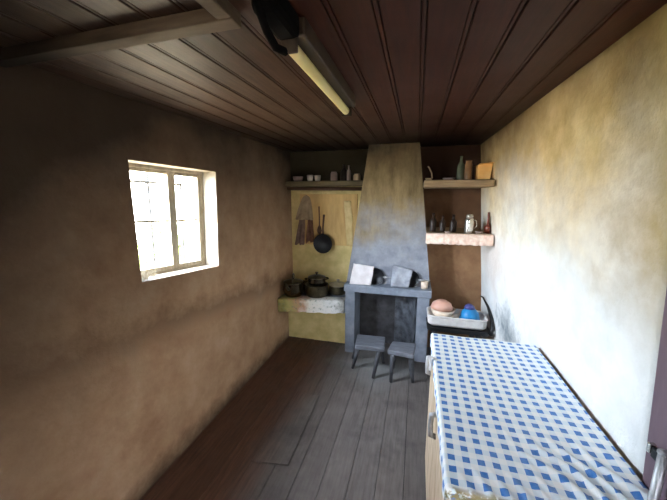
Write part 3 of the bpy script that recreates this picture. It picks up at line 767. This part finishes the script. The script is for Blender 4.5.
# ------------------------------------------------------------------ table with gingham cloth
TX0, TX1, TY0, TY1, TZ = .110, .613, .715, 1.625, .846
tb = thing('kitchen_cupboard', 'long waist-high wooden cupboard against the right wall under the gingham cloth', 'cupboard')
bm = B(); box(bm, TX0, TX1, TY0, TY1, TZ - .03, TZ); obj('top', bm, M['tablefront'], tb, bevel=.003)
bm = B(); box(bm, TX0 + .022, TX1 - .01, TY0 + .02, TY1 - .01, .06, TZ - .03); obj('body', bm, M['tablefront'], tb, bevel=.004)
bm = B(); box(bm, TX0 + .03, TX1 - .02, TY0 + .03, TY1 - .02, 0, .061); obj('plinth', bm, M['stooldark'], tb)
for (y0, y1, hy) in ((TY0 + .03, 1.165, .0), (1.172, TY1 - .015, .0)):
    bm = B()
    nb = 4; w = (y1 - y0) / nb
    for k in range(nb): box(bm, TX0 + .004, TX0 + .0225, y0 + k * w + .001, y0 + (k + 1) * w - .001, .08, TZ - .045)
    d = obj('door', bm, M['tablewood'], tb, bevel=.002); d['label'] = 'bleached plank door'
    ym = y1 - .05
    bm = B(); zc = .70
    tube(bm, [(TX0 + .006, ym, zc + .05), (TX0 - .016, ym, zc + .045), (TX0 - .018, ym, zc), (TX0 - .016, ym, zc - .045), (TX0 + .006, ym, zc - .05)], .011, 10)
    h = obj('handle', bm, M['rustysteel'], d, smooth=True); h['label'] = 'worn grey metal handle'
# cloth
bm = B()
OV = .045; W = TX1 - TX0; LN = TY1 - TY0
nu, nv = 104, 190
def cl(u, v):
    s = -OV + u * (W + OV - .004); q = -.030 + v * (LN + .030 + .01)
    x = TX0 + s; y = TY0 + q; z = TZ + .004
    wr_ = noise.noise(Vector((s * 9, q * 7, 2))) * .0022 + noise.noise(Vector((s * 22, q * 18, 6))) * .0010
    k = max(0, 1 - ((s - .37) / .17) ** 2) * max(0, 1 - ((q - .13) / .14) ** 2)
    wr_ += k * .011 * max(0, math.sin((s * .8 + q * .55) * 115 + 4 * noise.noise(Vector((s * 8, q * 8, 1)))))
    k2 = max(0, 1 - ((s - .15) / .16) ** 2) * max(0, 1 - (q / .09) ** 2)
    wr_ += k2 * .006 * max(0, math.sin(s * 130 + q * 60))
    # a long crease
    dl = abs(s - (.24 - .30 * (q - .1))) ; wr_ += .0035 * max(0, 1 - dl / .012) * max(0, min(1, (q - .02) * 6)) * max(0, 1 - q / .55)
    if s < 0:
        a = min(1, -s / .015); x = TX0 - .004 * min(1, a) - .003 * max(0, math.sin(q * 60)) * a; z = TZ + .004 + s + .004 * 0
        if s < -.03: z += .004 * noise.noise(Vector((q * 25, 1, 1)))
        wr_ = 0
    if q < 0:
        y = TY0 - .005 - .004 * max(0, math.sin(s * 70 + 1)); z = min(z, TZ + .004) + q + .006 * noise.noise(Vector((s * 30, 5, q * 10)))
        wr_ = 0
    return (x, y, z + max(-.002, wr_))
grid(bm, nu, nv, cl, lambda u, v: (-OV + u * (W + OV - .004), -.030 + v * (LN + .04)))
tag(obj('tablecloth', bm, M['gingham'], smooth=True, solid=.0016), 'blue and white gingham oilcloth spread over the cupboard', 'tablecloth')
# white clip on the cloth edge
bm = B(); box(bm, -.022, -.010, -.012, .012, -.06, .0); box(bm, -.022, .002, -.012, .012, .0, .003)
o = tag(obj('tablecloth_clip', bm, M['clip'], bevel=.002), 'small white clip on the left edge of the gingham cloth', 'clip'); o.location = (TX0, 1.36, TZ + .0075)

# ------------------------------------------------------------------ door at the right edge of view
dr = bpy.data.objects.new('door_1', None); C.objects.link(dr); dr['kind'] = 'structure'
bm = B()
grid_pts = 24
def jb(side):
    return [(.612, .868), (.80, .868), (.80, .775), (.612, .775)]
def jamb(ya, yb):
    a0, a1 = wr(yb, 0) - .012, wr(yb, 1.99) - .012
    hexa(bm, [(a0, ya, 0), (.85, ya, 0), (.85, yb, 0), (a0, yb - .004, 0), (a1, ya, 1.99), (.85, ya, 1.99), (.85, yb + .001, 1.99), (a1, yb + .001, 1.99)])
jamb(.772, .882); jamb(-.10, -.03)
hexa(bm, [(wr(.5, 1.92) - .010, -.03, 1.92), (.85, -.03, 1.92), (.85, .772, 1.92), (wr(.5, 1.92) - .010, .772, 1.92), (wr(.5, 1.99) - .010, -.03, 1.99), (.85, -.03, 1.99), (.85, .772, 1.99), (wr(.5, 1.99) - .010, .772, 1.99)])
obj('door_frame', bm, M['purple'], dr, bevel=.006)
bm = B()
for k in range(6): box(bm, .70, .735, -.03 + k * .1336 + .001, -.03 + (k + 1) * .1336 - .001, .01, 1.92)
lf = obj('door_leaf', bm, M['purple'], dr, bevel=.003)
bm = B(); tube(bm, [(.592, .800, .62), (.592, .800, .995)], .010, 14); tube(bm, [(.592, .800, .995), (.592, .800, 1.0)], .012, 14)
obj('bolt_rod', bm, M['rustysteel'], dr, smooth=True)
bm = B(); box(bm, .580, .640, .786, .815, .72, .74); box(bm, .580, .645, .786, .815, .60, .62); box(bm, .596, .625, .80, .842, .952, .978)
obj('bolt_bracket', bm, M['ironpan'], dr, bevel=.002)
bm = B(); box(bm, .594, .616, .845, .856, .955, .982); obj('bolt_catch', bm, M['chrome'], dr, bevel=.003)

d2 = bpy.data.objects.new('added_door', None); C.objects.link(d2); d2['kind'] = 'structure'  # unseen door ajar, added to let fill light onto the cupboard front
bm = B(); box(bm, DX1, DX1 + .449, YF - .06, YF - .02, .001, 1.918); obj('door_leaf', bm, M['purple'], d2, bevel=.003)

# repaired board on the floor
bm = B(); hexa(bm, [(-.905, 1.372, .0022), (-.672, 1.408, .0022), (-.690, 2.060, .0022), (-.880, 2.035, .0022), (-.905, 1.372, .011), (-.672, 1.408, .011), (-.690, 2.060, .011), (-.880, 2.035, .011)])
tag(obj('floor_patch', bm, M['floor'], bevel=.003), 'thin worn wooden board laid as a patch on the floor', 'board')

# ------------------------------------------------------------------ light: the sky through the window
wd = bpy.data.worlds.new('World'); S.world = wd; wd.use_nodes = True
nt = wd.node_tree; bg = nt.nodes['Background']
sky = nt.nodes.new('ShaderNodeTexSky'); sky.sky_type = 'NISHITA'; sky.sun_disc = False
sky.sun_elevation = math.radians(50); sky.sun_rotation = math.radians(60); sky.air_density = 1.0; sky.dust_density = 3.0
mixn = nt.nodes.new('ShaderNodeMix'); mixn.data_type = 'RGBA'; mixn.inputs[0].default_value = .9
nt.links.new(sky.outputs[0], mixn.inputs[6]); mixn.inputs[7].default_value = (.92, .97, 1.08, 1)
# broad bright part of the sky towards (-x, -y), added to light the fireplace side
tcw = nt.nodes.new('ShaderNodeTexCoord'); dp = nt.nodes.new('ShaderNodeVectorMath'); dp.operation = 'DOT_PRODUCT'
nt.links.new(tcw.outputs['Generated'], dp.inputs[0]); dp.inputs[1].default_value = Vector((-.66, -.60, .45)).normalized()
mxw = nt.nodes.new('ShaderNodeMath'); mxw.operation = 'MAXIMUM'; nt.links.new(dp.outputs['Value'], mxw.inputs[0]); mxw.inputs[1].default_value = 0
pw = nt.nodes.new('ShaderNodeMath'); pw.operation = 'POWER'; nt.links.new(mxw.outputs[0], pw.inputs[0]); pw.inputs[1].default_value = 5
ml = nt.nodes.new('ShaderNodeMath'); ml.operation = 'MULTIPLY_ADD'; nt.links.new(pw.outputs[0], ml.inputs[0]); ml.inputs[1].default_value = 1.7; ml.inputs[2].default_value = 1.0
nt.links.new(mixn.outputs[2], bg.inputs[0]); nt.links.new(ml.outputs[0], bg.inputs[1])
pl = bpy.data.lights.new('window_portal', 'AREA'); pl.shape = 'RECTANGLE'; pl.size = .70; pl.size_y = .70
pl.cycles.is_portal = True
po = bpy.data.objects.new('window_portal', pl); C.objects.link(po)
po.location = (LX - WT - .03, 1.51, 1.44); po.rotation_euler = (0, -PI / 2, 0)

# ------------------------------------------------------------------ camera and view
cam = bpy.data.cameras.new('Camera'); cam.sensor_width = 36; cam.lens = 300 / 667 * 36; cam.clip_start = .02
co = bpy.data.objects.new('Camera', cam); C.objects.link(co)
co.location = (0, 0, 1.6); co.rotation_euler = (math.radians(90 - 10.389), 0, math.radians(15.485))
S.camera = co
S.view_settings.view_transform = 'Standard'; S.view_settings.look = 'None'
S.view_settings.gamma = 1; S.view_settings.use_curve_mapping = False
S.view_settings.exposure = 5.72
S.cycles.max_bounces = 14; S.cycles.diffuse_bounces = 8; S.cycles.glossy_bounces = 4
S.cycles.use_denoising = True
S.cycles.sample_clamp_indirect = 8
